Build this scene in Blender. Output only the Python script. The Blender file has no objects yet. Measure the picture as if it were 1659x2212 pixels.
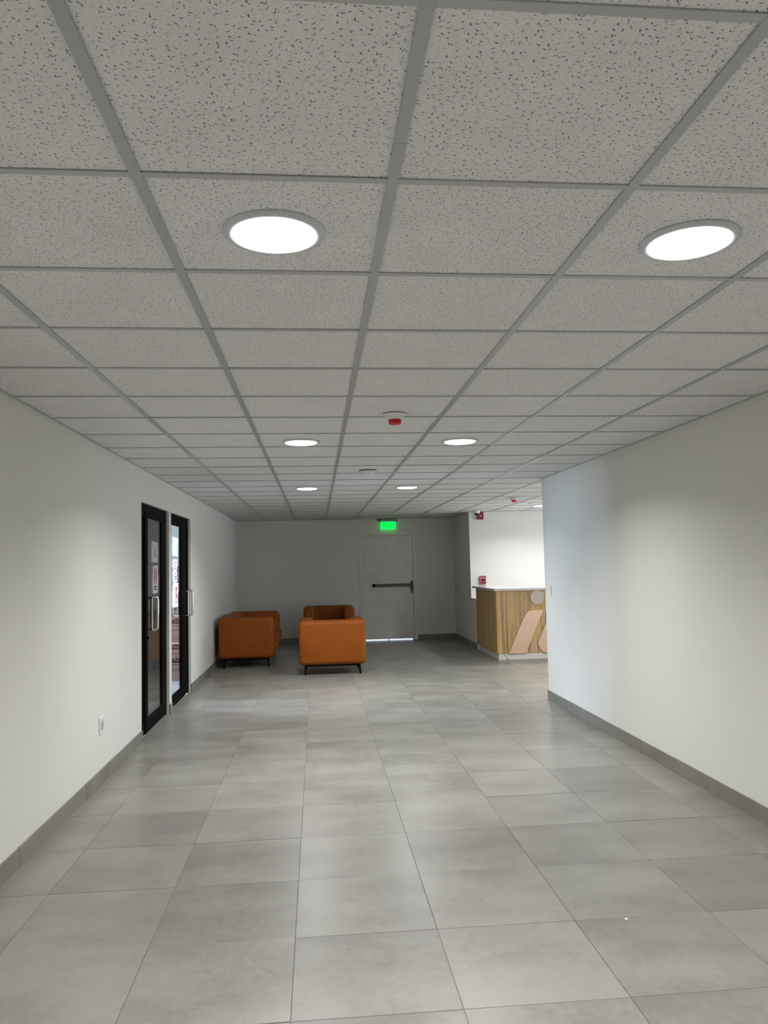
import bpy, bmesh, math, random
from mathutils import Vector, Matrix, Euler
random.seed(7)
D = bpy.data
SC = bpy.context.scene
COL = SC.collection
PI = math.pi

# ---------------------------------------------------------------- camera
yaw, pitch, roll, FPX, CH = 0.0874, 0.0666, -0.0221, 1680.54, 1.563
cy_, sy_, cp_, sp_ = math.cos(yaw), math.sin(yaw), math.cos(pitch), math.sin(pitch)
fw = Vector((sy_*cp_, cy_*cp_, sp_)); rt = Vector((cy_, -sy_, 0)); up = rt.cross(fw)
cr_, sr_ = math.cos(roll), math.sin(roll)
r2 = cr_*rt + sr_*up; u2 = -sr_*rt + cr_*up
cam_d = D.cameras.new('camera'); cam = D.objects.new('camera', cam_d); COL.objects.link(cam)
m3 = Matrix((r2, u2, -fw)).transposed()
cam.matrix_world = Matrix.Translation((0, 0, CH)) @ m3.to_4x4()
cam_d.sensor_fit = 'VERTICAL'; cam_d.sensor_height = 36; cam_d.lens = FPX*36/2212
cam_d.clip_start = .05; cam_d.clip_end = 200
SC.camera = cam

# ---------------------------------------------------------------- world, exposure
w = D.worlds.new('world'); SC.world = w; w.use_nodes = True
bg = w.node_tree.nodes['Background']; bg.inputs[0].default_value = (.72, .85, 1, 1); bg.inputs[1].default_value = 3.0
SC.view_settings.view_transform = 'Standard'; SC.view_settings.look = 'None'
SC.view_settings.gamma = 1; SC.view_settings.use_curve_mapping = False
SC.view_settings.exposure = 0.0

def area(name, loc, rot, sx, sy, power, color=(1, 1, 1), shape='RECTANGLE', spread=PI):
    l = D.lights.new(name, 'AREA'); l.shape = shape; l.size = sx
    if shape in ('RECTANGLE', 'ELLIPSE'): l.size_y = sy
    l.energy = power; l.color = color; l.spread = spread
    o = D.objects.new(name, l); COL.objects.link(o); o.location = loc; o.rotation_euler = rot
    return o
LAMP_W = 32; LAMP_SPREAD = math.radians(147)
# daylight at the real windows (lobby window wall, store room window)
area('lobby_window_daylight', (7.93, 12.55, 1.5), (0, PI/2, 0), 1.9, 2.9, 92, (.84, .93, 1))
area('store_window_daylight', (-4.9, 10.45, 1.75), (0, -PI/2, -.16), 1.2, .75, 175, (.58, .75, 1), spread=math.radians(105))
area('small_room_fill', (-4.9, 6.2, 1.8), (0, -PI/2, 0), 1.2, .8, 14, (.9, .95, 1))  # added fill lamp, lifts the room behind the near door; no window there

# ---------------------------------------------------------------- materials
def new_mat(name):
    m = D.materials.new(name); m.use_nodes = True
    nt = m.node_tree; b = nt.nodes['Principled BSDF']
    return m, nt, b
def N(nt, t, **k):
    n = nt.nodes.new(t)
    for a, v in k.items(): setattr(n, a, v)
    return n
def L(nt, a, b): nt.links.new(a, b)
def ramp(nt, src, p0, c0, p1, c1):
    r = N(nt, 'ShaderNodeValToRGB'); e = r.color_ramp.elements
    e[0].position = p0; e[0].color = c0 if len(c0) == 4 else (*c0, 1)
    e[1].position = p1; e[1].color = c1 if len(c1) == 4 else (*c1, 1)
    L(nt, src, r.inputs[0]); return r
def noise(nt, vec, scale, detail=2, rough=.5, dist=0):
    n = N(nt, 'ShaderNodeTexNoise'); n.inputs['Scale'].default_value = scale; n.inputs['Detail'].default_value = detail
    n.inputs['Roughness'].default_value = rough; n.inputs['Distortion'].default_value = dist
    if vec is not None: L(nt, vec, n.inputs['Vector'])
    return n
def math_(nt, op, a, b=None, c=None):
    n = N(nt, 'ShaderNodeMath', operation=op)
    for i, x in enumerate((a, b, c)):
        if x is None: continue
        if isinstance(x, (int, float)): n.inputs[i].default_value = x
        else: L(nt, x, n.inputs[i])
    return n.outputs[0]
def pos(nt, rnd=True):
    g = N(nt, 'ShaderNodeNewGeometry')
    if not rnd: return g.outputs['Position']
    oi = N(nt, 'ShaderNodeObjectInfo'); v = N(nt, 'ShaderNodeVectorMath', operation='MULTIPLY_ADD')
    cx = N(nt, 'ShaderNodeCombineXYZ')
    for i in range(3): L(nt, oi.outputs['Random'], cx.inputs[i])
    L(nt, cx.outputs[0], v.inputs[0]); v.inputs[1].default_value = (37, 53, 71); L(nt, g.outputs['Position'], v.inputs[2])
    return v.outputs[0]
def bump(nt, b, h, strength, dist):
    n = N(nt, 'ShaderNodeBump'); n.inputs['Strength'].default_value = strength; n.inputs['Distance'].default_value = dist
    L(nt, h, n.inputs['Height']); L(nt, n.outputs[0], b.inputs['Normal']); return n
def plain(name, col, rough=.5, metal=0, nscale=0, nstr=.1, ndist=.002, var=0, spec=None, coat=0):
    m, nt, b = new_mat(name); b.inputs['Base Color'].default_value = (*col, 1)
    b.inputs['Roughness'].default_value = rough; b.inputs['Metallic'].default_value = metal
    if spec is not None: b.inputs['Specular IOR Level'].default_value = spec
    if coat: b.inputs['Coat Weight'].default_value = coat
    if nscale:
        n = noise(nt, pos(nt, False), nscale, 4)
        bump(nt, b, n.outputs[0], nstr, ndist)
        if var:
            r = ramp(nt, n.outputs[0], .3, [c*(1-var) for c in col], .7, [min(1, c*(1+var)) for c in col])
            L(nt, r.outputs[0], b.inputs['Base Color'])
    return m
M = {}
# painted wall
def wallmat(name, col, rough=.55):
    m, nt, b = new_mat(name); p = pos(nt, False)
    n1 = noise(nt, p, 1.3, 3); n2 = noise(nt, p, 60, 3)
    r = ramp(nt, n1.outputs[0], .3, [c*.975 for c in col], .7, col); L(nt, r.outputs[0], b.inputs['Base Color'])
    b.inputs['Roughness'].default_value = rough
    h = math_(nt, 'MULTIPLY_ADD', n2.outputs[0], .12, n1.outputs[0])
    bump(nt, b, h, .25, .006); return m
M['wall'] = wallmat('wall_paint', (.745, .735, .69), .5)
M['ceil_slab'] = plain('slab_concrete', (.4, .4, .4), .9, nscale=8)
# acoustic ceiling tile: off white mineral board with worm-shaped fissures
def tilemat():
    m, nt, b = new_mat('fissured_ceiling_tile'); p = pos(nt, True)
    big = noise(nt, p, 6, 1); pin = noise(nt, p, 260, 1)
    def dashes(S, ha, hb, keep, off):
        sc = N(nt, 'ShaderNodeVectorMath', operation='MULTIPLY_ADD'); L(nt, p, sc.inputs[0]); sc.inputs[1].default_value = (S, S, 0); sc.inputs[2].default_value = (off, off, 0)
        v = N(nt, 'ShaderNodeTexVoronoi'); v.voronoi_dimensions = '2D'; v.inputs['Scale'].default_value = 1; L(nt, sc.outputs[0], v.inputs['Vector'])
        dv = N(nt, 'ShaderNodeVectorMath', operation='SUBTRACT'); L(nt, sc.outputs[0], dv.inputs[0]); L(nt, v.outputs['Position'], dv.inputs[1])
        xy = N(nt, 'ShaderNodeSeparateXYZ'); L(nt, dv.outputs[0], xy.inputs[0]); cc = N(nt, 'ShaderNodeSeparateColor'); L(nt, v.outputs['Color'], cc.inputs[0])
        # dashes lie mostly across the corridor, with some scatter
        th = math_(nt, 'MULTIPLY', math_(nt, 'SUBTRACT', cc.outputs[0], .5), 3.0)
        co = math_(nt, 'COSINE', th); si = math_(nt, 'SINE', th); X, Y = xy.outputs[0], xy.outputs[1]
        u = math_(nt, 'ADD', math_(nt, 'MULTIPLY', X, co), math_(nt, 'MULTIPLY', Y, si))
        w_ = math_(nt, 'SUBTRACT', math_(nt, 'MULTIPLY', Y, co), math_(nt, 'MULTIPLY', X, si))
        w_ = math_(nt, 'MULTIPLY_ADD', math_(nt, 'MULTIPLY', u, u), math_(nt, 'MULTIPLY', math_(nt, 'SUBTRACT', cc.outputs[1], .5), 2.2), w_)
        a_ = math_(nt, 'MULTIPLY_ADD', cc.outputs[1], ha, ha*.45); b_ = math_(nt, 'MULTIPLY_ADD', cc.outputs[0], hb*.7, hb*.6)
        q = math_(nt, 'ADD', math_(nt, 'POWER', math_(nt, 'ABSOLUTE', math_(nt, 'DIVIDE', u, a_)), 2.0), math_(nt, 'POWER', math_(nt, 'ABSOLUTE', math_(nt, 'DIVIDE', w_, b_)), 2.0))
        r = N(nt, 'ShaderNodeMapRange'); r.inputs[1].default_value = .6; r.inputs[2].default_value = 1.2; r.inputs[3].default_value = 1; r.inputs[4].default_value = 0; L(nt, q, r.inputs[0])
        return math_(nt, 'MULTIPLY', r.outputs[0], math_(nt, 'LESS_THAN', cc.outputs[2], keep))
    f1 = dashes(66, .23, .10, .74, 0); f2 = math_(nt, 'MULTIPLY', dashes(120, .25, .10, .62, 31.7), .55)
    fis = math_(nt, 'MAXIMUM', f1, f2)
    mx = N(nt, 'ShaderNodeMix', data_type='RGBA'); L(nt, fis, mx.inputs[0])
    base = ramp(nt, big.outputs[0], .3, (.785, .78, .775), .7, (.825, .82, .815)); L(nt, base.outputs[0], mx.inputs[6])
    mx.inputs[7].default_value = (.25, .245, .235, 1)
    L(nt, mx.outputs[2], b.inputs['Base Color']); b.inputs['Roughness'].default_value = .9
    b.inputs['Specular IOR Level'].default_value = .2
    h = math_(nt, 'MULTIPLY_ADD', fis, -1.0, math_(nt, 'MULTIPLY', pin.outputs[0], .15)); bump(nt, b, h, .5, .002)
    return m
M['ctile'] = tilemat()
M['tee'] = plain('painted_steel_tee', (.44, .455, .45), .30)
M['tee2'] = plain('painted_steel_cross_tee', (.48, .485, .475), .38)
# porcelain floor tile
def floormat(name, lo, hi, rough0, rough1, spec=.5):
    m, nt, b = new_mat(name); b.inputs['Specular IOR Level'].default_value = spec; p = pos(nt, True)
    st = N(nt, 'ShaderNodeMapping'); st.inputs['Scale'].default_value = (1.1, 1.8, 1); L(nt, p, st.inputs[0])
    n1 = noise(nt, st.outputs[0], 1.6, 3, .5); n2 = noise(nt, p, 26, 6, .7); n3 = noise(nt, p, 330, 2)
    g = math_(nt, 'ADD', math_(nt, 'MULTIPLY', n1.outputs[0], .52), math_(nt, 'MULTIPLY', n2.outputs[0], .28))
    g = math_(nt, 'MULTIPLY_ADD', n3.outputs[0], .20, g)
    oi = N(nt, 'ShaderNodeObjectInfo')
    g = math_(nt, 'MULTIPLY_ADD', math_(nt, 'SUBTRACT', oi.outputs['Random'], .5), .10, g)
    r = ramp(nt, g, .38, lo, .60, hi); # sparse scuffs of dirt
    sm = noise(nt, p, 21, 2); sk_ = N(nt, 'ShaderNodeMapRange'); sk_.inputs[1].default_value = .735; sk_.inputs[2].default_value = .79; sk_.inputs[4].default_value = .3; L(nt, sm.outputs[0], sk_.inputs[0])
    dm = N(nt, 'ShaderNodeMix', data_type='RGBA'); L(nt, sk_.outputs[0], dm.inputs[0]); L(nt, r.outputs[0], dm.inputs[6]); dm.inputs[7].default_value = (.08, .07, .06, 1)
    L(nt, dm.outputs[2], b.inputs['Base Color'])
    rr = N(nt, 'ShaderNodeMapRange'); rr.inputs[1].default_value = .3; rr.inputs[2].default_value = .7
    rr.inputs[3].default_value = rough0; rr.inputs[4].default_value = rough1; L(nt, n2.outputs[0], rr.inputs[0])
    L(nt, rr.outputs[0], b.inputs['Roughness'])
    bump(nt, b, n3.outputs[0], .06, .0006)
    return m
M['ftile'] = floormat('porcelain_floor_tile', (.178, .171, .149), (.266, .258, .230), .27, .38, .30)
M['base'] = floormat('porcelain_baseboard', (.175, .168, .142), (.235, .227, .198), .4, .5)
M['grout'] = plain('grey_grout', (.235, .225, .20), .9, nscale=60)
M['grout_l'] = plain('baseboard_mortar', (.3, .29, .26), .9, nscale=60)
M['storefloor'] = plain('pale_vinyl_floor', (.62, .62, .66), .4, nscale=5, nstr=.03)
M['concrete'] = plain('outside_concrete', (.6, .6, .58), .9, nscale=9)
M['black'] = plain('black_anodised_aluminium', (.0015, .0017, .002), .5, spec=.03)
M['gasket'] = plain('rubber_gasket', (.003, .003, .003), .6, spec=.08)
M['chrome'] = plain('polished_stainless_steel', (.72, .71, .68), .12, 1)
M['screw'] = plain('zinc_screw', (.5, .5, .5), .35, 1)
M['paper'] = plain('printer_paper', (.8, .81, .84), .7, nscale=7, nstr=.3, ndist=.01)
M['ink'] = plain('black_print', (.03, .03, .035), .7)
M['redink'] = plain('red_print', (.6, .06, .09), .7)
M['greyink'] = plain('grey_print', (.33, .33, .36), .7)
M['pinkink'] = plain('pale_red_print', (.7, .3, .34), .7)
M['doorpaint'] = None
def doormat():
    m, nt, b = new_mat('white_painted_steel_door'); p = pos(nt, False)
    n1 = noise(nt, p, 3.2, 2); n2 = noise(nt, p, 40, 3)
    r = ramp(nt, n1.outputs[0], .3, (.70, .70, .665), .7, (.77, .77, .735)); L(nt, r.outputs[0], b.inputs['Base Color'])
    b.inputs['Roughness'].default_value = .22
    h = math_(nt, 'MULTIPLY_ADD', n2.outputs[0], .06, n1.outputs[0]); bump(nt, b, h, .6, .03); return m
M['doorpaint'] = doormat()
M['doorframe'] = plain('white_painted_door_frame', (.74, .74, .70), .35, nscale=6, nstr=.1)
M['barblack'] = plain('black_powder_coat', (.02, .02, .02), .35)
M['bargrey'] = plain('grey_push_pad', (.10, .10, .105), .4)
# orange leatherette
def leather():
    m, nt, b = new_mat('burnt_orange_leatherette'); p = pos(nt, False)
    n1 = noise(nt, p, 2.5, 2); n2 = noise(nt, p, 240, 3)
    r = ramp(nt, n1.outputs[0], .3, (.235, .057, .0035), .7, (.29, .075, .0045)); L(nt, r.outputs[0], b.inputs['Base Color'])
    b.inputs['Roughness'].default_value = .5; b.inputs['Specular IOR Level'].default_value = .22
    h = math_(nt, 'MULTIPLY_ADD', n2.outputs[0], .06, n1.outputs[0]); bump(nt, b, h, .25, .012); return m
M['leather'] = leather()
M['piping'] = plain('dark_orange_piping', (.25, .05, .006), .5)
M['legblack'] = plain('black_steel_leg', (.003, .003, .0035), .5, spec=.1)
def wood(name, lo, hi, vert=True):
    m, nt, b = new_mat(name); p = pos(nt, True)
    mp = N(nt, 'ShaderNodeMapping'); mp.inputs['Scale'].default_value = (22, 22, 1.6); L(nt, p, mp.inputs[0])
    n1 = noise(nt, mp.outputs[0], 1, 4, .6, .6); mp2 = N(nt, 'ShaderNodeMapping'); mp2.inputs['Scale'].default_value = (160, 160, 5); L(nt, p, mp2.inputs[0])
    n2 = noise(nt, mp2.outputs[0], 1, 3)
    oi = N(nt, 'ShaderNodeObjectInfo')
    g = math_(nt, 'MULTIPLY_ADD', n2.outputs[0], .25, math_(nt, 'MULTIPLY', n1.outputs[0], .75))
    g = math_(nt, 'MULTIPLY_ADD', math_(nt, 'SUBTRACT', oi.outputs['Random'], .5), .16, g)
    r = ramp(nt, g, .34, lo, .66, hi); L(nt, r.outputs[0], b.inputs['Base Color']); b.inputs['Roughness'].default_value = .45
    bump(nt, b, n2.outputs[0], .08, .001); return m
M['wood'] = wood('oak_slat', (.31, .175, .04), (.66, .44, .17))
M['backing'] = plain('pinkish_backing_board', (.66, .52, .46), .5)
M['marble'] = None
def marble():
    m, nt, b = new_mat('white_marble'); p = pos(nt, False)
    n1 = noise(nt, p, 3.5, 6, .6, 1.6); d = math_(nt, 'ABSOLUTE', math_(nt, 'SUBTRACT', n1.outputs[0], .5))
    r = ramp(nt, d, .0, (.66, .63, .59), .03, (.76, .72, .67)); L(nt, r.outputs[0], b.inputs['Base Color']); b.inputs['Roughness'].default_value = .12; return m
M['marble'] = marble()
M['copper'] = plain('brushed_copper', (.78, .53, .39), .36, .6, nscale=200, nstr=.03)
M['copper2'] = plain('matt_copper_disc', (.56, .46, .41), .5, .3)
M['white'] = plain('white_plastic', (.75, .75, .73), .35)
M['ring'] = plain('white_lamp_ring', (.62, .63, .66), .35)
M['red'] = plain('red_plastic', (.62, .012, .008), .3)
M['darkred'] = plain('dark_red_enamel', (.22, .006, .018), .3)
M['dome'] = plain('smoked_dome', (.01, .01, .012), .06)
M['lens'] = plain('clear_strobe_lens', (.85, .8, .8), .1)
M['rosered'] = plain('worn_red_enamel', (.45, .13, .17), .35)
M['cable'] = plain('dark_cable', (.08, .06, .05), .6)
M['crumb'] = plain('white_plaster_crumb', (.85, .84, .8), .8)
def carton():
    m, nt, b = new_mat('kraft_cardboard'); p = pos(nt, False)
    n = noise(nt, p, 5, 4); r = ramp(nt, n.outputs[0], .3, (.34, .20, .16), .7, (.42, .26, .21)); L(nt, r.outputs[0], b.inputs['Base Color'])
    b.inputs['Roughness'].default_value = .75; return m
M['carton'] = carton()
M['tape'] = plain('clear_packing_tape', (.75, .68, .62), .2)
M['cartonink'] = plain('dark_brown_print', (.045, .02, .022), .7)
M['cartonink2'] = plain('faded_brown_print', (.17, .085, .07), .7)
def emis(name, col, s):
    m, nt, b = new_mat(name); b.inputs['Base Color'].default_value = (*col, 1)
    b.inputs['Emission Color'].default_value = (*col, 1); b.inputs['Emission Strength'].default_value = s; return m
M['diff'] = emis('lit_led_diffuser', (.93, .97, 1), 16)
M['green'] = emis('lit_green_acrylic', (0, 1, .13), 1.05)
M['green2'] = emis('lit_green_letters', (0, .55, .01), .7)
M['led'] = emis('violet_status_ring', (.42, .42, 1), .3)
def glass():
    m, nt, b = new_mat('clear_door_glass'); nt.nodes.remove(b)
    t = N(nt, 'ShaderNodeBsdfTransparent'); t.inputs[0].default_value = (.93, .95, .95, 1)
    g = N(nt, 'ShaderNodeBsdfGlossy'); g.inputs['Roughness'].default_value = .02
    ge = N(nt, 'ShaderNodeNewGeometry'); dp = N(nt, 'ShaderNodeVectorMath', operation='DOT_PRODUCT')
    L(nt, ge.outputs['Incoming'], dp.inputs[0]); L(nt, ge.outputs['Normal'], dp.inputs[1])
    f1 = math_(nt, 'POWER', math_(nt, 'SUBTRACT', 1.0, math_(nt, 'ABSOLUTE', dp.outputs['Value'])), 5.0)
    f = math_(nt, 'MULTIPLY_ADD', f1, .96, .04)
    mx = N(nt, 'ShaderNodeMixShader'); L(nt, f, mx.inputs[0]); L(nt, t.outputs[0], mx.inputs[1]); L(nt, g.outputs[0], mx.inputs[2])
    L(nt, mx.outputs[0], nt.nodes['Material Output'].inputs[0]); return m
M['glass'] = glass()

# ---------------------------------------------------------------- mesh helpers
def wmat(o):
    m = o.matrix_basis.copy()
    while o.parent: o = o.parent; m = o.matrix_basis @ m
    return m
def bx(bm, x0, x1, y0, y1, z0, z1):
    v = [bm.verts.new(p) for p in ((x0,y0,z0),(x1,y0,z0),(x1,y1,z0),(x0,y1,z0),(x0,y0,z1),(x1,y0,z1),(x1,y1,z1),(x0,y1,z1))]
    for f in ((0,3,2,1),(4,5,6,7),(0,1,5,4),(1,2,6,5),(2,3,7,6),(3,0,4,7)): bm.faces.new([v[i] for i in f])
def boxes(*bs):
    bm = bmesh.new()
    for b in bs: bx(bm, *b)
    return bm
def prism(pts, a0, a1, axis='y'):
    """closed outline extruded from a0 to a1; pts are (u, v) in the plane across the axis"""
    bm = bmesh.new()
    def P(u, v, a): return {'y': (u, a, v), 'x': (a, u, v), 'z': (u, v, a)}[axis]
    A = [bm.verts.new(P(u, v, a0)) for u, v in pts]; B = [bm.verts.new(P(u, v, a1)) for u, v in pts]
    n = len(pts); bm.faces.new(A); bm.faces.new(B[::-1])
    for i in range(n): bm.faces.new((A[i], B[i], B[(i+1) % n], A[(i+1) % n]))
    bmesh.ops.recalc_face_normals(bm, faces=bm.faces); return bm
def lathe(prof, seg=32, cx=0, cy=0):
    bm = bmesh.new(); rings = []
    for r, z in prof:
        if r < 1e-6: rings.append([bm.verts.new((cx, cy, z))])
        else: rings.append([bm.verts.new((cx+r*math.cos(2*PI*k/seg), cy+r*math.sin(2*PI*k/seg), z)) for k in range(seg)])
    for a, b in zip(rings, rings[1:]):
        for k in range(seg):
            q = (k+1) % seg
            if len(a) == 1 and len(b) == 1: continue
            if len(a) == 1: bm.faces.new((a[0], b[k], b[q]))
            elif len(b) == 1: bm.faces.new((a[k], b[0], a[q]))
            else: bm.faces.new((a[k], b[k], b[q], a[q]))
    bmesh.ops.recalc_face_normals(bm, faces=bm.faces); return bm
def tube(path, r, seg=12, bm=None, closed=False):
    bm = bm or bmesh.new(); P = [Vector(p) for p in path]; n = len(P); rings = []
    t0 = (P[1]-P[0]).normalized(); ref = Vector((0, 0, 1)) if abs(t0.z) < .9 else Vector((1, 0, 0))
    nrm = t0.cross(ref).normalized()
    for i in range(n):
        a = P[(i-1) % n] if (closed or i > 0) else P[i]; b = P[(i+1) % n] if (closed or i < n-1) else P[i]
        t = (b-a).normalized(); nrm = (nrm - t*nrm.dot(t)).normalized(); bi = t.cross(nrm)
        rings.append([bm.verts.new(P[i]+r*(math.cos(2*PI*k/seg)*nrm+math.sin(2*PI*k/seg)*bi)) for k in range(seg)])
    for i in range(n if closed else n-1):
        A, B = rings[i], rings[(i+1) % n]
        for k in range(seg): bm.faces.new((A[k], A[(k+1) % seg], B[(k+1) % seg], B[k]))
    if not closed: bm.faces.new(rings[0][::-1]); bm.faces.new(rings[-1])
    bmesh.ops.recalc_face_normals(bm, faces=bm.faces); return bm
def rounded(corners, r, n=6):
    """round the corners of a 3D polyline"""
    P = [Vector(c) for c in corners]; out = [P[0]]
    for a, b, c in zip(P, P[1:], P[2:]):
        d1 = (a-b).normalized(); d2 = (c-b).normalized(); s = b+d1*r; e = b+d2*r
        for k in range(n+1):
            t = k/n; out.append((1-t)**2*s+2*t*(1-t)*b+t*t*e)
    out.append(P[-1]); return out
def mk(name, bm, mat, parent=None, bevel=0, seg=3, smooth=False, world=True, loc=None):
    """link one mesh object; bm is in world coordinates (moved into the parent's frame) unless world=False"""
    me = D.meshes.new(name)
    if bevel:
        es = [e for e in bm.edges if len(e.link_faces) == 2 and e.calc_face_angle(0) > .6]
        bmesh.ops.bevel(bm, geom=es, offset=bevel, segments=seg, profile=.5, affect='EDGES', clamp_overlap=True)
    if parent is not None and world: bm.transform(wmat(parent).inverted())
    bm.to_mesh(me); bm.free(); me.materials.append(M[mat] if isinstance(mat, str) else mat)
    if smooth or bevel:
        for p in me.polygons: p.use_smooth = True
        try: me.set_sharp_from_angle(angle=math.radians(40))
        except Exception: pass
    o = D.objects.new(name, me); COL.objects.link(o)
    if parent is not None: o.parent = parent
    if loc is not None: o.location = loc
    return o
def tag(o, label=None, cat=None, group=None, kind=None):
    if label: o['label'] = label
    if cat: o['category'] = cat
    if group: o['group'] = group
    if kind: o['kind'] = kind
    return o
def thing(name, label, cat, loc, rz=0, group=None):
    o = D.objects.new(name, None); COL.objects.link(o); o.location = loc; o.rotation_euler = (0, 0, rz); o.empty_display_size = .1
    return tag(o, label, cat, group)
def struct(name, bm, mat, label=None, **k):
    o = mk(name, bm, mat, **k); return tag(o, label, None, None, 'structure')
def put(mesh, name, loc, parent):
    o = D.objects.new(name, mesh); COL.objects.link(o); o.parent = parent; o.location = loc; return o
def text(name, s, size, mat, parent, loc, rot, ext=.0008, sx=1, align='CENTER', bold=0):
    c = D.curves.new(name, 'FONT'); c.body = s; c.size = size; c.extrude = ext; c.align_x = align; c.align_y = 'CENTER'; c.offset = bold
    t = D.objects.new(name+'_src', c); COL.objects.link(t)
    dg = bpy.context.evaluated_depsgraph_get(); me = D.meshes.new_from_object(t.evaluated_get(dg)); me.name = name
    D.objects.remove(t); D.curves.remove(c)
    T = Matrix.Translation(loc) @ Euler(rot).to_matrix().to_4x4() @ Matrix.Diagonal((sx, 1, 1, 1))
    me.transform(wmat(parent).inverted() @ T); me.materials.clear(); me.materials.append(M[mat])
    o = D.objects.new(name, me); COL.objects.link(o); o.parent = parent; return o

# ---------------------------------------------------------------- dimensions
XL, XR, YE, H = -1.61, 2.59, 16.03, 2.494
YB = -5.2                       # wall behind the camera
YC = 8.72                       # corner where the right wall ends
XN = 2.84; YL = 14.3            # recess wall and lobby back wall
WT = 2.56                       # walls run up behind the ceiling
D1 = (7.35, 8.70); D2 = (8.83, 10.15); DH = 2.19

# ---------------------------------------------------------------- room shell
struct('wall_left', boxes((XL-.1, XL, YB-.1, D1[0], -.02, WT), (XL-.1, XL, D1[1], D2[0], -.02, WT), (XL-.1, XL, D2[1], YE, -.02, WT),
      (XL-.1, XL, D1[0], D1[1], DH, WT), (XL-.1, XL, D2[0], D2[1], DH, WT)), 'wall', 'long off-white left wall with two black glass doors')
struct('wall_right', boxes((XR, XR+.15, YB-.1, YC, -.02, WT)), 'wall', 'off-white right wall ending at a corner beside the lobby')
EDX = (.873, 2.054); EDH = 2.20
struct('wall_end', boxes((XL-.1, EDX[0], YE, YE+.12, -.02, WT), (EDX[1], XN+.1, YE, YE+.12, -.02, WT), (EDX[0], EDX[1], YE, YE+.12, EDH, WT)), 'wall', 'shaded end wall with the white exit door')
struct('wall_recess', boxes((XN, XN+.1, YL, YE, -.02, WT)), 'wall', 'dim side wall between the end wall and the lobby')
struct('wall_stub', boxes((XN, XN+.1, 13.86, YL, -.02, .90)), 'wall', 'low white stub wall behind the reception counter')
struct('wall_lobby_back', boxes((XN+.1, 8.1, YL, YL+.12, -.02, WT)), 'wall', 'bright white lobby wall behind the reception counter')
struct('wall_lobby_front', boxes((XR+.15, 8.1, YC-.12, YC, -.02, WT)), 'wall', 'lobby wall around the corner from the corridor')
struct('wall_lobby_right', boxes((8.0, 8.12, YC, YL, -.02, .5), (8.0, 8.12, YC, YL, 2.4, WT), (8.0, 8.12, YC, 11.1, .5, 2.4), (8.0, 8.12, 14.0, YL, .5, 2.4)), 'wall', 'window wall of the lobby')
struct('wall_back', boxes((XL-.1, XR+.15, YB-.12, YB, -.02, WT)), 'wall', 'wall behind the viewer')
# store rooms behind the glass doors
struct('wall_partition', boxes((-5.0, XL-.1, 8.72, 8.80, -.02, WT)), 'wall', 'partition between the two rooms behind the glass doors')
struct('wall_store_far', boxes((-5.1, XL-.1, 12.3, 12.4, -.02, WT)), 'wall', 'pale far wall of the store room')
struct('wall_store_left', boxes((-5.1, -5.0, 8.72, 10.0, -.02, WT), (-5.1, -5.0, 10.9, 12.3, -.02, WT), (-5.1, -5.0, 10.0, 10.9, -.02, 1.1), (-5.1, -5.0, 10.0, 10.9, 2.4, WT)), 'wall')
struct('wall_dark_room', boxes((-5.1, -5.0, 4.0, 8.72, -.02, WT), (-5.0, XL-.1, 3.9, 4.0, -.02, WT)), 'wall')
struct('floor_store', boxes((-5.0, XL-.032, 4.0, 12.3, -.05, -.001)), 'storefloor', 'pale floor inside the store room')
struct('ceiling_store', boxes((-5.1, XL-.1, 3.9, 12.4, 2.50, 2.56)), 'wall')
struct('ground_outside', boxes((-1.8, 4, YE+.1, 24, -.08, -.012)), 'concrete', 'concrete ground outside the exit door')
struct('ceiling_slab', boxes((XL-.1, 8.1, YB, YE+.12, 2.57, 2.62)), 'ceil_slab')

# ---- floor: grout bed plus every tile
floor = struct('floor', boxes((XL-.03, 8.0, YB, YE+.11, -.06, -.004)), 'grout', 'grey porcelain tiled floor')
FX0, FP, FY0 = -.1155, .6035, 2.2
G = .0007
cache = {}
def slab_mesh(key, wx, wy, z0, z1, mat, skew=0, chamf=0):
    if key in cache: return cache[key]
    bm = bmesh.new()
    c = chamf
    lo = [(c, c), (wx-c, c), (wx-c, wy-c), (c, wy-c)]; hi = [(0, 0), (wx, 0), (wx, wy), (0, wy)]
    if z1 > z0: lo, hi = hi, lo
    a = [bm.verts.new((x, y+skew*x, z0)) for x, y in (hi if z1 <= z0 else lo)]
    b = [bm.verts.new((x, y+skew*x, z1)) for x, y in (lo if z1 <= z0 else hi)]
    bm.faces.new(b)
    for i in range(4): bm.faces.new((a[i], a[(i+1) % 4], b[(i+1) % 4], b[i]))
    bmesh.ops.recalc_face_normals(bm, faces=bm.faces)
    me = D.meshes.new('tile_mesh'); bm.to_mesh(me); bm.free(); me.materials.append(M[mat]); cache[key] = me; return me
rest = bmesh.new()
for i in range(-3, 14):
    for j in range(-13, 24):
        x0, x1 = FX0+i*FP+G, FX0+(i+1)*FP-G; y0, y1 = FY0+j*.605+G, FY0+(j+1)*.605-G
        x0 = max(x0, XL-.028); y1 = min(y1, YE+.10)
        if x1-x0 < .01 or y1-y0 < .01 or x0 > 7.9: continue
        if x0 > XR+.12 and (y1 < YC-.05): continue
        if x0 > XN+.08 and y0 > YL+.05: continue
        if y0 > YE: continue
        vis = y0 > 2.0 and (x0 < 2.6 or (x0 < 3.9 and y0 < 12.3))
        if vis:
            o = put(slab_mesh(('f', round(x1-x0, 3), round(y1-y0, 3)), x1-x0, y1-y0, -.003, 0, 'ftile', 0, .0012), 'floor_tile', (x0, y0, 0), floor)
            o.location.z = random.uniform(-.0004, 0); o.rotation_euler = (random.gauss(0, .0013), random.gauss(0, .0013), 0)
        else: bx(rest, x0, x1, y0, y1, -.003, 0)
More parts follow.
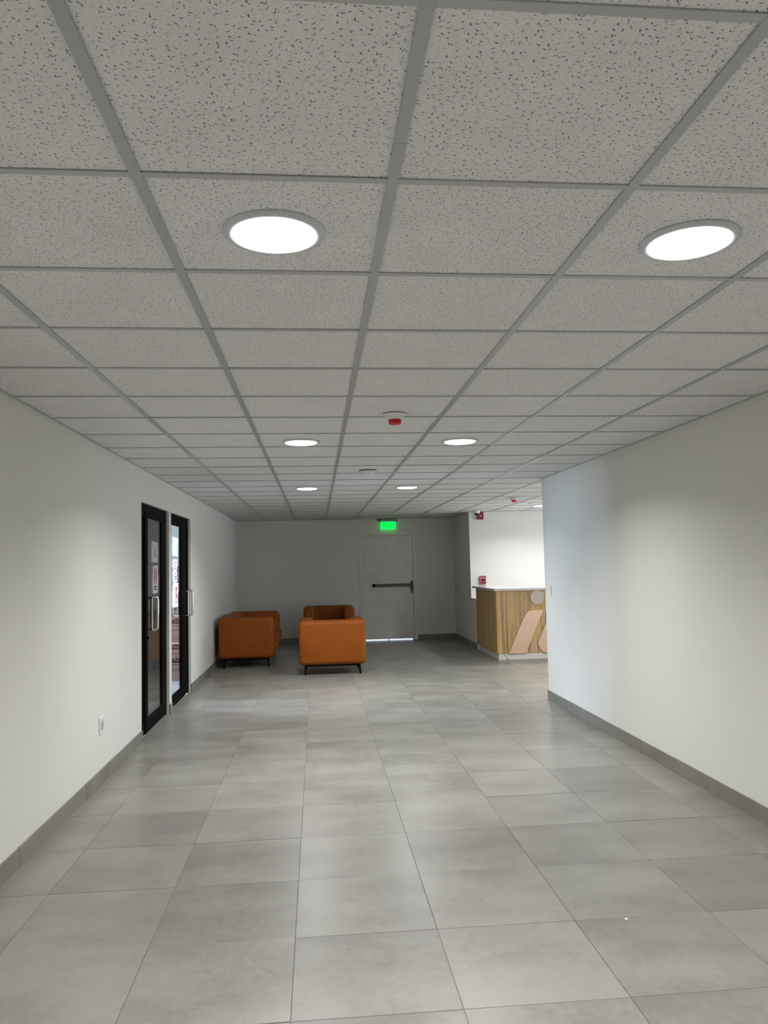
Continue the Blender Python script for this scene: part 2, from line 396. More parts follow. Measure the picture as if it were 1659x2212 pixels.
tag(mk('floor_tile_remainder', rest, 'ftile', floor), kind='stuff')

# ---- ceiling: tiles laid on a tee grid
CX = [-1.0246, -.412, .1998, .8061, 1.417, 2.0312]
CX += [2.0312+.611*k for k in range(1, 10)]
CX = [XL-.005]+CX
SK = .0115
def CY(j): return 1.2225+.6105*j
ceiling = struct('ceiling', boxes((XL, 8.0, YB, YE, 2.545, 2.56)), 'ceil_slab', 'suspended ceiling of fissured acoustic tiles on a grey grid')
rest = bmesh.new(); restt = bmesh.new()
def needed(x0, x1, y0, y1):
    if x0 > XR+.1 and y1 < YC-.15: return False
    if x0 > XN+.05 and y0 > YL+.1: return False
    return x0 < 7.9
FL = .0135
for c in range(len(CX)-1):
    for j in range(-11, 25):
        x0, x1 = CX[c], CX[c+1]; y0, y1 = CY(j)+SK*x0, CY(j+1)+SK*x0
        if y0 > YE: continue
        if not needed(x0, x1, y0, y1): continue
        g = .002; top = y1
        if j == 24 or y1 > YE: top = YE+.05
        vis = j >= -1 and (x0 < 2.5 or (x0 < 4.4 and y1 > YC))
        if vis:
            w_, h_ = x1-x0-2*g, top-y0-2*g
            put(slab_mesh(('c', round(w_, 4), round(h_, 3)), w_, h_, 2.514, 2.4995, 'ctile', SK, 0), 'ceiling_tile', (x0+g, y0+g, random.uniform(-.0004, .0006)), ceiling)
            k = ('x', round(w_, 3))
            if k not in cache:
                bm = bmesh.new(); L_ = x1-x0-2*FL+.004
                v = [bm.verts.new(p) for p in ((0,-FL*.85,2.4985),(L_,-FL*.85+SK*L_,2.4985),(L_,FL*.85+SK*L_,2.4985),(0,FL*.85,2.4985),(0,-FL*.85,2.4952),(L_,-FL*.85+SK*L_,2.4952),(L_,FL*.85+SK*L_,2.4952),(0,FL*.85,2.4952))]
                for f in ((7,6,5,4),(4,5,1,0),(6,7,3,2),(5,6,2,1),(7,4,0,3)): bm.faces.new([v[q] for q in f])
                me = D.meshes.new('cross_tee'); bm.to_mesh(me); bm.free(); me.materials.append(M['tee2']); cache[k] = me
            if y0 < YE: put(cache[k], 'cross_tee', (x0+FL-.002, y0+SK*FL, 0), ceiling)
        else:
            bx(rest, x0+g, x1-g, y0+g, top-g, 2.4995, 2.514); bx(restt, x0+FL, x1-FL, y0-FL*.85, y0+FL*.85, 2.4952, 2.4985)
tag(mk('ceiling_tile_remainder', rest, 'ctile', ceiling), kind='stuff')
tag(mk('cross_tee_remainder', restt, 'tee2', ceiling), kind='stuff')
for c in range(1, len(CX)):
    ys = [YB, -2.0, 1.66, 5.32, 8.98, 12.64, YE] if CX[c] < XR else ([YC-.1, 8.98, 12.64, YL] if CX[c] > XN+.1 else [YC-.1, 8.98, 12.64, YE])
    if CX[c] > 7.9: continue
    for a, b in zip(ys, ys[1:]):
        if b-a < .05: continue
        mk('main_tee', boxes((CX[c]-FL, CX[c]+FL, a+.0006, b-.0006, 2.494, 2.4978)), 'tee', ceiling)
# wall angle mouldings carrying the ceiling edge
struct('trim_1', boxes((XL, XL+.018, YB, YE, 2.4935, 2.4985)), 'tee', 'thin grey ceiling edge moulding on the left wall')
struct('trim_2', boxes((XR-.018, XR, YB, YC, 2.4935, 2.4985)), 'tee', 'thin grey ceiling edge moulding on the right wall')
struct('trim_3', boxes((XL+.02, XN-.02, YE-.018, YE, 2.4935, 2.4985)), 'tee', 'thin grey ceiling edge moulding on the end wall')
struct('trim_4', boxes((XN-.018, XN, YL, YE-.018, 2.4935, 2.4985)), 'tee')
struct('trim_5', boxes((XN+.0, 8.0, YL-.018, YL, 2.4935, 2.4985)), 'tee', 'ceiling edge moulding on the lobby wall')

# ---- baseboards: one porcelain strip piece after another
def baseboard(name, segs, label):
    bb = boxes(*[(min(x0, x1)-(.0 if x0 != x1 else .004), max(x0, x1)+(.0 if x0 != x1 else .004), min(y0, y1)-(0 if y0 != y1 else .004), max(y0, y1)+(0 if y0 != y1 else .004), 0, .098) for x0, y0, x1, y1, nx, ny in segs])
    root = struct(name, bb, 'grout_l', label)
    for x0, y0, x1, y1, nx, ny in segs:
        Ln = math.hypot(x1-x0, y1-y0); dx, dy = (x1-x0)/Ln, (y1-y0)/Ln; s = 0
        while s < Ln-.005:
            e = min(s+.6, Ln); a = (x0+dx*(s+.001), y0+dy*(s+.001)); b = (x0+dx*(e-.001), y0+dy*(e-.001)); t = random.uniform(.0115, .0135); z = .1+random.uniform(-.0015, .0015)
            X = sorted((a[0], b[0], a[0]+nx*t, b[0]+nx*t)); Y = sorted((a[1], b[1], a[1]+ny*t, b[1]+ny*t))
            mk('baseboard_tile', boxes((X[0], X[-1], Y[0], Y[-1], .0005, z)), 'base', root, bevel=.0012, seg=1)
            s = e
baseboard('baseboard_left', [(XL, YB, XL, D1[0], 1, 0), (XL, D1[1]+.0, XL, D2[0], 1, 0), (XL, D2[1], XL, YE, 1, 0)], 'grey porcelain baseboard along the left wall')
baseboard('baseboard_right', [(XR, YB, XR, YC+.012, -1, 0), (XR, YC, XR+.5, YC, 0, 1)], 'grey porcelain baseboard along the right wall')
baseboard('baseboard_end', [(XL, YE, EDX[0], YE, 0, -1), (EDX[1], YE, XN, YE, 0, -1)], 'grey porcelain baseboard along the end wall')
baseboard('baseboard_recess', [(XN, 13.86, XN, YE-.013, -1, 0)], 'grey porcelain baseboard along the recess side wall')
# plaster jambs' own little base pieces at the far side of each glass door are part of the wall

# ---------------------------------------------------------------- glass doors on the left
FXF = XL-.03      # frame face
def glass_door(name, y0, y1, flip, label):
    """flip False: narrow panel on the near side, True: narrow panel on the far side"""
    def Y(a, b): return (y0+a, y0+b) if not flip else (y1-b, y1-a)
    W = y1-y0; xf, xb = FXF, FXF-.026
    PA, PB = (.40, 1.07) if not flip else (.54, 1.17)
    fr = boxes((xb, xf, *Y(0, .045), 0, DH), (xb, xf, *Y(W-.05, W), 0, DH), (xb, xf, *Y(.045, W-.05), DH-.07, DH))
    root = struct(name, fr, 'black', label)
    pane_side = mk('side_panel', boxes((xb+.005, xf-.003, *Y(.047, .075), .01, DH-.072), (xb+.005, xf-.003, *Y(.262, .287), .01, DH-.072),
                   (xb+.005, xf-.003, *Y(.075, .262), .01, .13), (xb+.005, xf-.003, *Y(.075, .262), DH-.12, DH-.072)), 'black', root)
    mk('side_pane', boxes((xb+.008, xb+.014, *Y(.075, .262), .13, DH-.12)), 'gasket', pane_side)
    leaf = mk('leaf_frame', boxes((xb+.003, xf+.004, *Y(.29, PA), .008, DH-.073), (xb+.003, xf+.004, *Y(PB, W-.053), .008, DH-.073),
                   (xb+.003, xf+.004, *Y(PA, PB), .008, .13), (xb+.003, xf+.004, *Y(PA, PB), DH-.12, DH-.073)), 'black', root, bevel=.002, seg=1)
    mk('pane', boxes((xf-.012, xf-.005, *Y(PA, PB), .13, DH-.12)), 'glass', leaf)
    mk('bead', boxes((xf-.005, xf+.002, *Y(PA, PB), .13, .142), (xf-.005, xf+.002, *Y(PA, PB), DH-.130, DH-.12)), 'gasket', leaf)
    yh = y0+.345 if not flip else y1-.345
    hb = mk('pull_handle', handle_bm(xf+.004, yh, 1), 'chrome', leaf, smooth=True)
    mk('inner_pull_handle', handle_bm(xb+.003, yh, -1), 'chrome', leaf, smooth=True)
    mk('lock_cylinder', lathe_x(xf+.004, yh+(.04 if not flip else -.04), .90, .014, .012), 'gasket', leaf)
    return root
def lathe_x(x, y, z, r, L_):
    bm = lathe([(0, 0), (r, 0), (r, L_), (0, L_)], 16); bm.transform(Matrix.Translation((x, y, z)) @ Matrix.Rotation(PI/2, 4, 'Y')); return bm
def handle_bm(x, y, s):
    z0, z1 = .985, 1.285
    bm = tube([(x, y, z0), (x+s*.048, y, z0)], .011, 12)
    tube([(x, y, z1), (x+s*.048, y, z1)], .011, 12, bm)
    loop = rounded([(x+s*.048, y, (z0+z1)/2), (x+s*.048, y, z0-.012), (x+s*.1, y+.012, z0+.004), (x+s*.1, y+.012, z1+.004), (x+s*.048, y, z1+.012), (x+s*.048, y, (z0+z1)/2)], .022)
    tube(loop[:-1], .0125, 12, bm, closed=True)
    return bm
g1 = glass_door('door_1', D1[0], D1[1], False, 'near black-framed glass door with a steel pull handle and two taped sheets')
g2 = glass_door('door_2', D2[0], D2[1], True, 'far black-framed glass door showing stacked cartons behind it')

# ---- paper sheets taped on the panes
PX = FXF-.0045
def sheet(name, label, y0, y1, z0, z1, warp=.004, tilt=0.0):
    nx, nz = 8, 10; bm = bmesh.new(); g = []
    for a in range(nx+1):
        col = []
        for b in range(nz+1):
            u, v = a/nx, b/nz
            col.append(bm.verts.new((PX+.0015+warp*(.5+.5*math.sin(3*u*PI+4*v+y0*9))*(abs(u-.5)*2)**2, y0+u*(y1-y0)+tilt*(v-.5), z0+v*(z1-z0)-tilt*(u-.5))))
        g.append(col)
    for a in range(nx):
        for b in range(nz): bm.faces.new((g[a][b], g[a+1][b], g[a+1][b+1], g[a][b+1]))
    bmesh.ops.solidify(bm, geom=bm.faces[:], thickness=.0004)
    t = thing(name, label, 'paper sign', (PX, (y0+y1)/2, z0))
    mk('sheet', bm, 'paper', t, smooth=True); return t
def flat(pts, d=.0004, off=.0065):
    """flat print on the sheet: pts are (y, z)"""
    return prism(pts, PX+off, PX+off+d, 'x')
def ringpts(cy, cz, ry, rz, n=28): return [(cy+ry*math.cos(2*PI*k/n), cz+rz*math.sin(2*PI*k/n)) for k in range(n)]
def ring(cy, cz, ro, ri, off=.0065):
    bm = bmesh.new(); n = 28
    A = [bm.verts.new((PX+off, cy+ro*math.cos(2*PI*k/n), cz+ro*math.sin(2*PI*k/n))) for k in range(n)]
    B = [bm.verts.new((PX+off, cy+ri*math.cos(2*PI*k/n), cz+ri*math.sin(2*PI*k/n))) for k in range(n)]
    for k in range(n): bm.faces.new((A[k], A[(k+1) % n], B[(k+1) % n], B[k]))
    return bm
def flats(bs, off=.0065): return boxes(*[(PX+off, PX+off+.0004, a, b, c, d) for a, b, c, d in bs])
def rect_sign(label, y0, y1, z0, z1, heavy):
    t = sheet('paper_sheet', label, y0, y1, z0, z1, .004, .006)
    cy, cz = (y0+y1)/2+.01, (z0+z1)/2
    mk('printed_outline', flats([(cy-.035, cy-.027, cz-.035, cz+.035), (cy+.027, cy+.035, cz-.03, cz+.03), (cy-.03, cy+.03, cz+.028, cz+.034), (cy-.04, cy+.04, cz-.04, cz-.032-.0*heavy)]), 'ink', t)
    for q in [(y0+.06, y0+.08, z1-.05, z1-.042), (y1-.07, y1-.05, z1-.055, z1-.047), (y0+.06, y0+.08, z0+.05, z0+.058), (y1-.07, y1-.05, z0+.05, z0+.058)]: mk('printed_note', flats([q]), 'greyink', t)
    return t
def nosign(label, y0, y1, z0, z1):
    t = sheet('paper_sheet', label, y0, y1, z0, z1, .005, -.004)
    cy, cz = (y0+y1)/2, z0+(z1-z0)*.62
    mk('red_ring', ring(cy, cz, .078, .064), 'redink', t)
    d = .066*.7071; mk('red_slash', flat([(cy-d-.006, cz+d-.006), (cy-d+.006, cz+d+.006), (cy+d+.006, cz-d+.006), (cy+d-.006, cz-d-.006)]), 'redink', t)
    mk('black_pictogram', flats([(cy-.04, cy+.035, cz-.012, cz+.002), (cy+.01, cy+.016, cz+.006, cz+.034)], .006), 'greyink', t)
    mk('printed_lines', flats([(cy-.06+k*.02, cy-.06+k*.02+.016, z0+.062, z0+.076) for k in range(6)]+[(cy-.06+k*.02, cy-.06+k*.02+.016, z0+.036, z0+.05) for k in range(6)]), 'ink', t)
    return t
rect_sign('white sheet with a black outline, upper of two on the near glass door', 7.96, 8.25, 1.63, 1.84, 1)
nosign('white sheet with a red ring, lower of two on the near glass door', 8.0, 8.25, 1.315, 1.60)
# ragged photocopy showing behind the first sheet's edge
rect_sign('white sheet with a small black outline, topmost on the far glass door', 9.13, 9.42, 1.71, 1.925, 0)
nosign('white sheet with a red ring, middle one on the far glass door', 9.14, 9.37, 1.40, 1.67)
t = sheet('paper_sheet', 'white sheet with red pictures, lowest on the far glass door', 9.12, 9.42, 1.115, 1.395, .005, .003)
mk('red_picture', flats([(9.25, 9.33, 1.31, 1.35), (9.26, 9.31, 1.25, 1.31), (9.29, 9.35, 1.21, 1.26), (9.24, 9.27, 1.21, 1.245)]), 'redink', t)
mk('red_caption', flats([(9.24+k*.03, 9.262+k*.03, 1.155, 1.185) for k in range(4)]+[(9.24, 9.35, 1.195, 1.201)]), 'pinkink', t)

# ---- cartons in the store room
for k, lab in enumerate(('brown printed carton on the floor behind the far glass door, lowest of its stack', 'brown printed carton behind the far glass door, middle of its stack', 'brown printed carton behind the far glass door, topmost of its stack')):
    z = .0+k*.54; x0, x1, y0 = -2.42, -1.84, 11.17
    t = thing('carton', lab, 'box', ((x0+x1)/2, y0+.2, z), 0, 'cartons stacked behind the far glass door')
    mk('box', boxes((x0, x1, y0, y0+.4, z+.001, z+.536)), 'carton', t, bevel=.004, seg=2)
    mk('packing_tape', boxes((x0-.001, x1+.001, y0-.0015, y0-.0005, z+.515, z+.534)), 'tape', t)
    mk('dark_band', boxes((x0+.01, x1-.02, y0-.0014, y0-.0004, z+.435, z+.505)), 'cartonink', t)
    text('lettering', 'ABSTRA', .062, 'carton', t, (-1.93, y0-.0022, z+.468), (PI/2, 0, 0), align='RIGHT')
    text('lettering', 'nab', .115, 'cartonink', t, (-1.925, y0-.0012, z+.29), (PI/2, 0, 0), align='RIGHT', bold=.0035)
    mk('small_print', boxes(*[(x0+.02, x1-.09, y0-.0014, y0-.0004, z+zz, z+zz+hh) for zz, hh in ((.375, .012), (.215, .012), (.18, .004), (.165, .004), (.15, .004), (.135, .004))]), 'cartonink2', t)
    mk('handling_symbols', boxes(*[b for q in range(7) for b in ((x1-.13-q*.065, x1-.125-q*.065, y0-.0014, y0-.0004, z+.04, z+.095), (x1-.095-q*.065, x1-.09-q*.065, y0-.0014, y0-.0004, z+.04, z+.095), (x1-.13-q*.065, x1-.09-q*.065, y0-.0014, y0-.0004, z+.035, z+.04))]), 'cartonink2', t)

# ---------------------------------------------------------------- exit door
door = struct('door_3', boxes((EDX[0], EDX[0]+.058, YE-.015, YE+.12, 0, EDH), (EDX[1]-.075, EDX[1], YE-.015, YE+.12, 0, EDH), (EDX[0]+.058, EDX[1]-.075, YE-.015, YE+.12, 2.15, EDH), (EDX[0]+.058, EDX[0]+.085, YE+.058, YE+.10, 0, 2.15), (EDX[1]-.10, EDX[1]-.075, YE+.058, YE+.10, 0, 2.15), (EDX[0]+.085, EDX[1]-.10, YE+.058, YE+.10, 2.12, 2.15)), 'doorframe', 'white steel exit door with a black push bar')
leafd = mk('leaf', boxes((EDX[0]+.062, EDX[1]-.079, YE+.012, YE+.055, .022, 2.146)), 'doorpaint', door, bevel=.003, seg=2)
pb = mk('push_bar', boxes((1.135, 1.955, YE-.05, YE-.008, 1.095, 1.150)), 'barblack', leafd, bevel=.006, seg=2)
mk('push_pad', boxes((1.19, 1.90, YE-.056, YE-.05, 1.105, 1.14)), 'bargrey', leafd, bevel=.002, seg=1)
mk('latch_housing', boxes((1.915, 1.965, YE-.06, YE+.012, 1.04, 1.20)), 'barblack', leafd, bevel=.01, seg=3)
mk('bar_bracket', boxes((1.13, 1.18, YE-.05, YE+.012, 1.09, 1.155)), 'barblack', leafd, bevel=.006, seg=2)
mk('door_lever', boxes((1.928, 1.956, YE-.075, YE-.05, .955, 1.075)), 'barblack', leafd, bevel=.009, seg=3)
mk('bottom_seal', boxes((1.44, 1.455, YE+.02, YE+.05, .0, .022)), 'gasket', leafd)

# exit sign
t = thing('exit_sign', 'lit green SALIDA exit sign above the white door', 'exit sign', (1.475, YE-.06, 2.44))
mk('housing', boxes((1.285, 1.66, YE-.12, YE-.001, 2.432, 2.4905)), 'bargrey', t, bevel=.008, seg=2)
mk('housing_cover', boxes((1.315, 1.64, YE-.124, YE-.12, 2.44, 2.475)), 'tee', t)
mk('lit_panel', boxes((1.325, 1.63, YE-.066, YE-.058, 2.275, 2.432)), 'green', t)
text('lettering', 'SALIDA', .118, 'green2', t, (1.478, YE-.068, 2.362), (PI/2, 0, 0), sx=.68, bold=.002)
mk('indicator', lathe_y(1.56, YE-.126, 2.458, .006, .003) if False else boxes((1.552, 1.564, YE-.127, YE-.124, 2.452, 2.464)), 'lens', t)

# ---------------------------------------------------------------- lounge seats
def seat_unit(name, label, cat, Wd, loc, rz, group):
    """local frame: front towards +y, origin at floor centre; Wd = outer width, depth .85"""
    Dp, aw, bt, zb, zt = .85, .205, .21, .145, .775
    t = thing(name, label, cat, (0, 0, 0), 0, group)
    h = Wd/2; d = Dp/2
    pts = [(-h, -d), (h, -d), (h, d), (h-aw, d), (h-aw, -d+bt), (-h+aw, -d+bt), (-h+aw, d), (-h, d)]
    bm = prism(pts, zb, zt, 'z')
    # two bevel passes: broad rounding on every outer edge
    mk('body', bm, 'leather', t, bevel=.062, seg=6)
    mk('seat_base', boxes((-h+aw-.002, h-aw+.002, -d+bt-.01, d-.02, zb+.004, .30)), 'leather', t, bevel=.02, seg=3)
    n = 1 if Wd < 1.2 else 2
    cw = (Wd-2*aw)/n
    for k in range(n):
        x0 = -h+aw+k*cw
        mk('seat_cushion', boxes((x0+.004, x0+cw-.004, -d+bt+.004, d+.05, .295, .455)), 'leather', t, bevel=.045, seg=5)
    for s in (-1, 1):
        xc = s*(h-aw/2); w2 = aw/2-.045
        pan = mk('arm_front_panel', boxes((xc-w2, xc+w2, d-.004, d+.008, zb+.06, zt-.065)), 'leather', t, bevel=.006, seg=2)
        c = [(xc-w2, d+.008, zb+.06), (xc-w2, d+.008, zt-.065), (xc+w2, d+.008, zt-.065), (xc+w2, d+.008, zb+.06)]
        path = rounded([c[0], c[1], c[2], c[3]], .02, 4)
        mk('piping', tube(path, .005, 6), 'piping', pan, smooth=True)
    lx, ly = h-.095, d-.09
    mk('underframe', boxes((-lx-.012, lx+.012, -ly-.012, -ly+.012, .118, .146), (-lx-.012, lx+.012, ly-.012, ly+.012, .118, .146),
        (-lx-.012, -lx+.012, -ly+.012, ly-.012, .118, .146), (lx-.012, lx+.012, -ly+.012, ly-.012, .118, .146)), 'legblack', t)
    mk('underside_shade', boxes((-h+.08, h-.08, -d+.08, d-.08, .138, .150)), 'gasket', t)  # black sheet added to deepen the shade below the seat
    for sx in (-1, 1):
        for sy in (-1, 1):
            bm = bmesh.new(); q = []
            for z, r, o in ((0, .0125, .008), (.118, .016, 0)):
                cx, cy = sx*(lx+o), sy*(ly+o)
                q.append([bm.verts.new((cx+a*r, cy+b*r, z)) for a, b in ((-1,-1),(1,-1),(1,1),(-1,1))])
            bm.faces.new(q[0][::-1]); bm.faces.new(q[1])
            for i in range(4): bm.faces.new((q[0][i], q[0][(i+1) % 4], q[1][(i+1) % 4], q[1][i]))
            mk('leg', bm, 'legblack', t)
    t.location = loc; t.rotation_euler = (0, 0, rz); return t
def copy_tree(o, parent=None):
    c = o.copy(); COL.objects.link(c); c.parent = parent
    for ch in [x for x in D.objects if x.parent == o]: copy_tree(ch, c)
    return c
A = seat_unit('armchair', 'burnt orange armchair seen from behind in front of the exit door side', 'armchair', .96, (.205, 11.64, 0), 0, 'orange armchairs')
A['label'] = 'nearer burnt orange armchair, its plain back turned to the viewer'
B = copy_tree(A); B.location = (.215, 15.06, 0); B.rotation_euler = (0, 0, PI)
B['label'] = 'farther burnt orange armchair facing the viewer near the end wall'
seat_unit('sofa', 'burnt orange two-seat sofa with its back along the left wall', 'sofa', 1.86, (-1.115, 13.22, 0), -PI/2, None)

# ---------------------------------------------------------------- reception counter
ct = thing('reception_counter', 'oak slatted reception counter with white marble top and copper emblem', 'counter', (3.7, 12.9, 0))
CF = 12.30; CE = 4.9; CB = 13.85
mk('carcass', boxes((XN+.022, CE, CF+.007, CF+.10, .095, 1.09), (XN+.022, XN+.10, CF+.10, CB, .095, 1.09)), 'backing', ct)
mk('plinth', boxes((XN+.022, CE, CF+.012, CF+.06, 0, .095), (XN+.022, XN+.06, CF+.06, CB, 0, .095)), 'marble', ct)
mk('countertop', prism([(XN-.028, CF-.03), (CE, CF-.03), (CE, CF+.40), (XN+.36, CF+.40), (XN+.36, 14.04), (XN-.028, 14.04)], 1.09, 1.128, 'z'), 'marble', ct, bevel=.003, seg=1)
x = XN+.003; k = 0
slat = slab = None
while x < CE-.06:
    mk('slat', boxes((x, x+.0540, CF, CF+.0075, .095, 1.089)), 'wood', ct, bevel=.0012, seg=1); x += .0716
y = CF+.024
while y < CB-.02:
    e = min(y+.102, CB); mk('side_plank', boxes((XN, XN+.0225, y+.0006, e-.0006, .095, 1.089)), 'wood', ct, bevel=.001, seg=1); y = e
# emblem: disc and slanted strokes standing proud of the slats
em = mk('emblem_disc', prism([(3.512+.115*math.cos(2*PI*q/40), .972+.115*math.sin(2*PI*q/40)) for q in range(40)], CF-.018, CF-.0005, 'y'), 'copper2', ct, bevel=.001, seg=1)
def arc(c, r, a0, a1, n=8): return [(c[0]+r*math.cos(math.radians(a0+(a1-a0)*q/n)), c[1]+r*math.sin(math.radians(a0+(a1-a0)*q/n))) for q in range(n+1)]
st = [(3.019, .092), (3.297, .092), (3.602, .775), (3.42, .773), (3.385, .766), (3.352, .750), (3.322, .725), (3.298, .692), (3.28, .655)]
mk('emblem_stroke', prism(st, CF-.02, CF-.0005, 'y'), 'copper', ct, bevel=.001, seg=1)
st2 = [(3.497, .252), (3.503, .225), (3.53, .165), (3.555, .125), (3.59, .098), (3.63, .09), (3.72, .09), (3.79, .12), (3.83, .18), (3.85, .30), (4.05, .775), (3.80, .775), (3.74, .765), (3.69, .73), (3.66, .69), (3.64, .56)]
mk('emblem_stroke', prism(st2, CF-.02, CF-.0005, 'y'), 'copper', ct, bevel=.001, seg=1)
mk('power_cord', tube(rounded([(2.965, CF+.004, .10), (2.965, CF+.0, .07), (2.985, CF-.005, .03), (3.03, CF-.012, .006)], .015), .0028, 6), 'cable', ct, smooth=True)

# ---------------------------------------------------------------- ceiling lights and devices
def ceiling_light(x, y, lit, label, group):
    t = thing('ceiling_light', label, 'ceiling light', (x, y, 2.4945), 0, group)
    mk('trim_ring', lathe([(.118, 2.4925), (.120, 2.4875), (.126, 2.4865), (.138, 2.4895), (.143, 2.4945), (.143, 2.498), (.118, 2.498)], 56, x, y), 'ring', t, smooth=True)
    mk('diffuser', lathe([(0, 2.4805), (.08, 2.481), (.108, 2.4825), (.1165, 2.486), (.1175, 2.496)], 48, x, y), 'diff', t, smooth=True)
    area('lamp_beam', (x, y, 2.4795), (0, 0, 0), .23, .23, LAMP_W, (.985, .99, 1), 'DISK', LAMP_SPREAD)
    return t
def lxy(cx, j): return cx, CY(j)+.305+SK*cx
gl = 'round recessed ceiling lights'
for j, nm in ((1, ('large round ceiling light nearest the viewer, on the left', 'large round ceiling light near the upper right corner of the photo')),
              (7, ('left round ceiling light of the middle pair, beyond the smoke detector', 'right round ceiling light of the middle pair, beyond the smoke detector')),
              (13, ('left round ceiling light of the farthest pair', 'right round ceiling light of the farthest pair'))):
    for q, cx in enumerate((-.104, 1.114)):
        a, b = lxy(cx, j)
        ceiling_light(cx, {1: 2.145, 7: 5.86, 13: 9.41}[j]+.012*cx, True, nm[q], gl)
for j in (-5,):
    for q, cx in enumerate((-.104, 1.114)):
        ceiling_light(cx, -1.5, True, 'round ceiling light above and behind the viewer, %s side' % ('left', 'right')[q], gl)
ceiling_light(3.80, 12.92, True, 'round lobby ceiling light cut by the right wall corner', gl)
ceiling_light(3.80, 9.26, True, 'added round ceiling light, unseen around the right wall corner', gl)  # hidden lamp added to light the counter front and lobby floor
ceiling_light(5.6, 9.26, True, 'added unseen round ceiling light deep in the lobby near its front wall', gl)  # out-of-view lamp added to brighten the counter slats and emblem
ceiling_light(5.6, 12.92, True, 'added unseen round ceiling light deep in the lobby behind the counter', gl)  # out-of-view lamp, rounds off the grid added for lobby brightness

def smoke(x, y, label, s=1):
    t = thing('smoke_detector', label, 'smoke detector', (x, y, 2.494))
    mk('base', lathe([(0, 2.4945), (.076*s, 2.4945), (.077*s, 2.490), (.070*s, 2.487), (.060*s, 2.482), (.052*s, 2.474), (.046*s, 2.466), (.043*s, 2.460), (0, 2.460)], 40, x, y), 'white', t, smooth=True)
    mk('red_cap', lathe([(0, 2.460), (.041*s, 2.460), (.041*s, 2.451), (.038*s, 2.450), (.038*s, 2.447), (.0395*s, 2.446), (.0375*s, 2.434), (.028*s, 2.430), (0, 2.430)], 32, x, y), 'red', t, smooth=True)
    return t
smoke(.50, 4.79, 'white smoke detector with red cap in the middle of the corridor ceiling')
smoke(2.92, 11.25, 'small far smoke detector with red cap on the lobby ceiling', 1.0)
t = thing('access_point', 'white domed access point with violet status light on the ceiling', 'access point', (.52, 7.70, 2.494))
mk('shell', lathe([(0, 2.4945), (.083, 2.4945), (.085, 2.489), (.079, 2.479), (.064, 2.466), (.045, 2.456)], 40, .52, 7.70), 'white', t, smooth=True)
mk('mount_ring', lathe([(.083, 2.4955), (.088, 2.4955), (.089, 2.4905), (.0852, 2.4885)], 40, .52, 7.70), 'bargrey', t, smooth=True)
mk('status_light', lathe([(.045, 2.456), (.030, 2.452), (0, 2.450)], 32, .52, 7.70), 'led', t, smooth=True)
for x, y, lb in ((3.47, 12.35, 'small flush ring in the lobby ceiling beyond the red-capped detector'), (3.45, 13.55, 'tiny flush ring in the lobby ceiling close to the white wall')):
    t = tag(mk('ceiling_sprinkler', lathe([(0, 2.489), (.018, 2.489), (.022, 2.492), (.042, 2.4935), (.045, 2.4985), (0, 2.4985)], 24, x, y), 'tee', smooth=True), lb, 'sprinkler')
t = thing('dome_camera', 'white dome security camera on the ceiling beside the red alarm', 'camera', (2.925, 13.98, 2.494))
mk('base', lathe([(0, 2.4945), (.060, 2.4945), (.062, 2.470), (.052, 2.452), (.044, 2.448)], 32, 2.925, 13.98), 'white', t, smooth=True)
mk('smoked_dome', lathe([(.044, 2.449), (.042, 2.435), (.034, 2.420), (.02, 2.410), (0, 2.406)], 32, 2.925, 13.98), 'dome', t, smooth=True)
t = thing('fire_alarm_strobe', 'dark red fire alarm strobe high on the white lobby wall', 'fire alarm', (3.055, YL, 2.36))
mk('body', boxes((2.985, 3.105, YL-.05, YL-.0005, 2.35, 2.49)), 'darkred', t, bevel=.022, seg=4)
bm = lathe([(0, 0), (.013, 0), (.012, .008), (.007, .013), (0, .014)], 20); bm.transform(Matrix.Translation((3.055, YL-.05, 2.415)) @ Matrix.Rotation(PI/2, 4, 'X')); mk('strobe_lens', bm, 'lens', t, smooth=True)
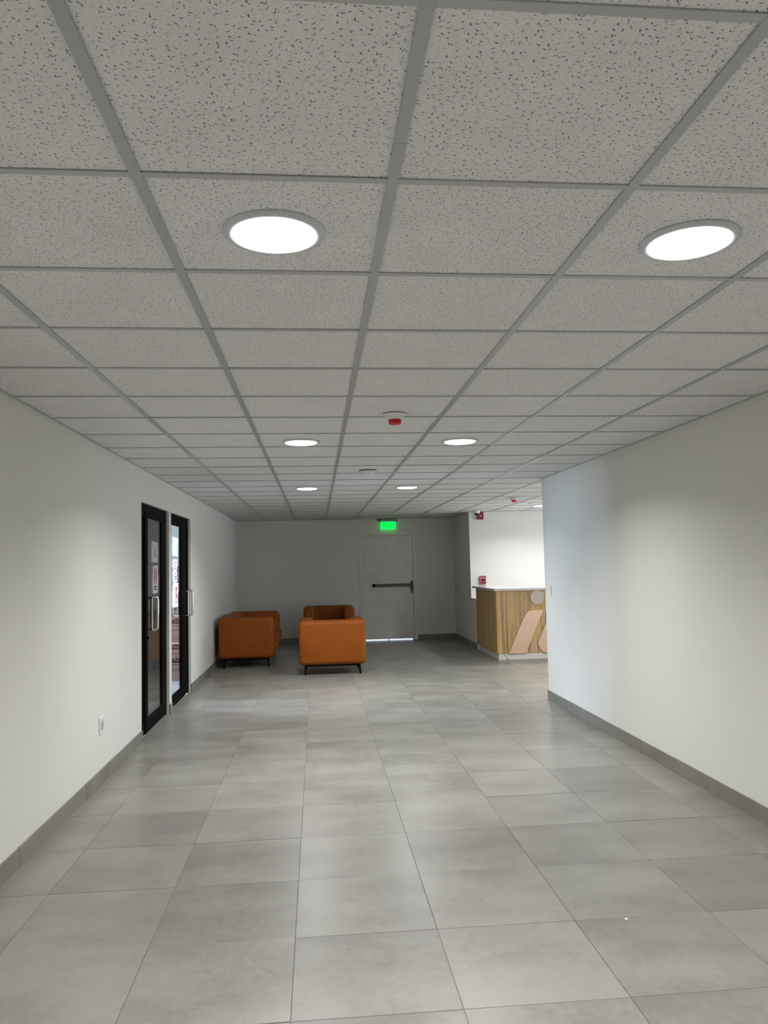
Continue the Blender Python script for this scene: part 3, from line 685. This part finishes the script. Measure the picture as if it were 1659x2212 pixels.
t = thing('fire_alarm_pull_station', 'small red fire alarm pull station on the white wall above the counter', 'fire alarm', (3.065, YL, 1.145))
mk('body', boxes((3.008, 3.122, YL-.045, YL-.0005, 1.150, 1.30)), 'rosered', t, bevel=.006, seg=2)
mk('red_lower_plate', boxes((3.022, 3.110, YL-.049, YL-.045, 1.158, 1.195)), 'darkred', t)
mk('red_top_edge', boxes((3.008, 3.122, YL-.047, YL-.0448, 1.285, 1.297)), 'darkred', t)
mk('pull_handle', boxes((3.035, 3.100, YL-.055, YL-.045, 1.212, 1.232), (3.045, 3.057, YL-.055, YL-.045, 1.236, 1.25), (3.078, 3.09, YL-.055, YL-.045, 1.236, 1.25)), 'gasket', t)

# ---------------------------------------------------------------- wall plates
t = thing('power_outlet', 'white outlet plate low on the left wall before the glass doors', 'outlet', (XL, 6.01, .36))
mk('plate', boxes((XL+.0003, XL+.009, 5.945, 6.075, .358, .478)), 'white', t, bevel=.003, seg=2)
mk('outlet_insert', boxes((XL+.009, XL+.0105, 5.975, 6.045, .385, .452)), 'tee', t)
t = thing('power_outlet', 'white outlet plate on the left wall beside the orange sofa', 'outlet', (XL, 12.03, .38))
mk('plate', boxes((XL+.0003, XL+.009, 11.97, 12.09, .385, .475)), 'white', t, bevel=.003, seg=2)
t = thing('light_switch', 'white light switch on the right wall near its corner', 'light switch', (XR, 8.53, 1.17))
mk('plate', boxes((XR-.007, XR-.0003, 8.475, 8.575, 1.165, 1.285)), 'white', t, bevel=.003, seg=2)
mk('rocker', boxes((XR-.010, XR-.007, 8.505, 8.545, 1.195, 1.255)), 'white', t, bevel=.002, seg=1)
# a crumb of plaster on the floor
bm = bmesh.new(); bmesh.ops.create_icosphere(bm, subdivisions=2, radius=.006)
for v in bm.verts: v.co = Vector((v.co.x*1.3, v.co.y*.8, v.co.z*.6))*(1+random.uniform(-.2, .2))+Vector((1.312, 3.384, .0034))
tag(mk('plaster_crumb', bm, 'crumb'), 'tiny white crumb lying on the floor tiles at lower right', 'debris')
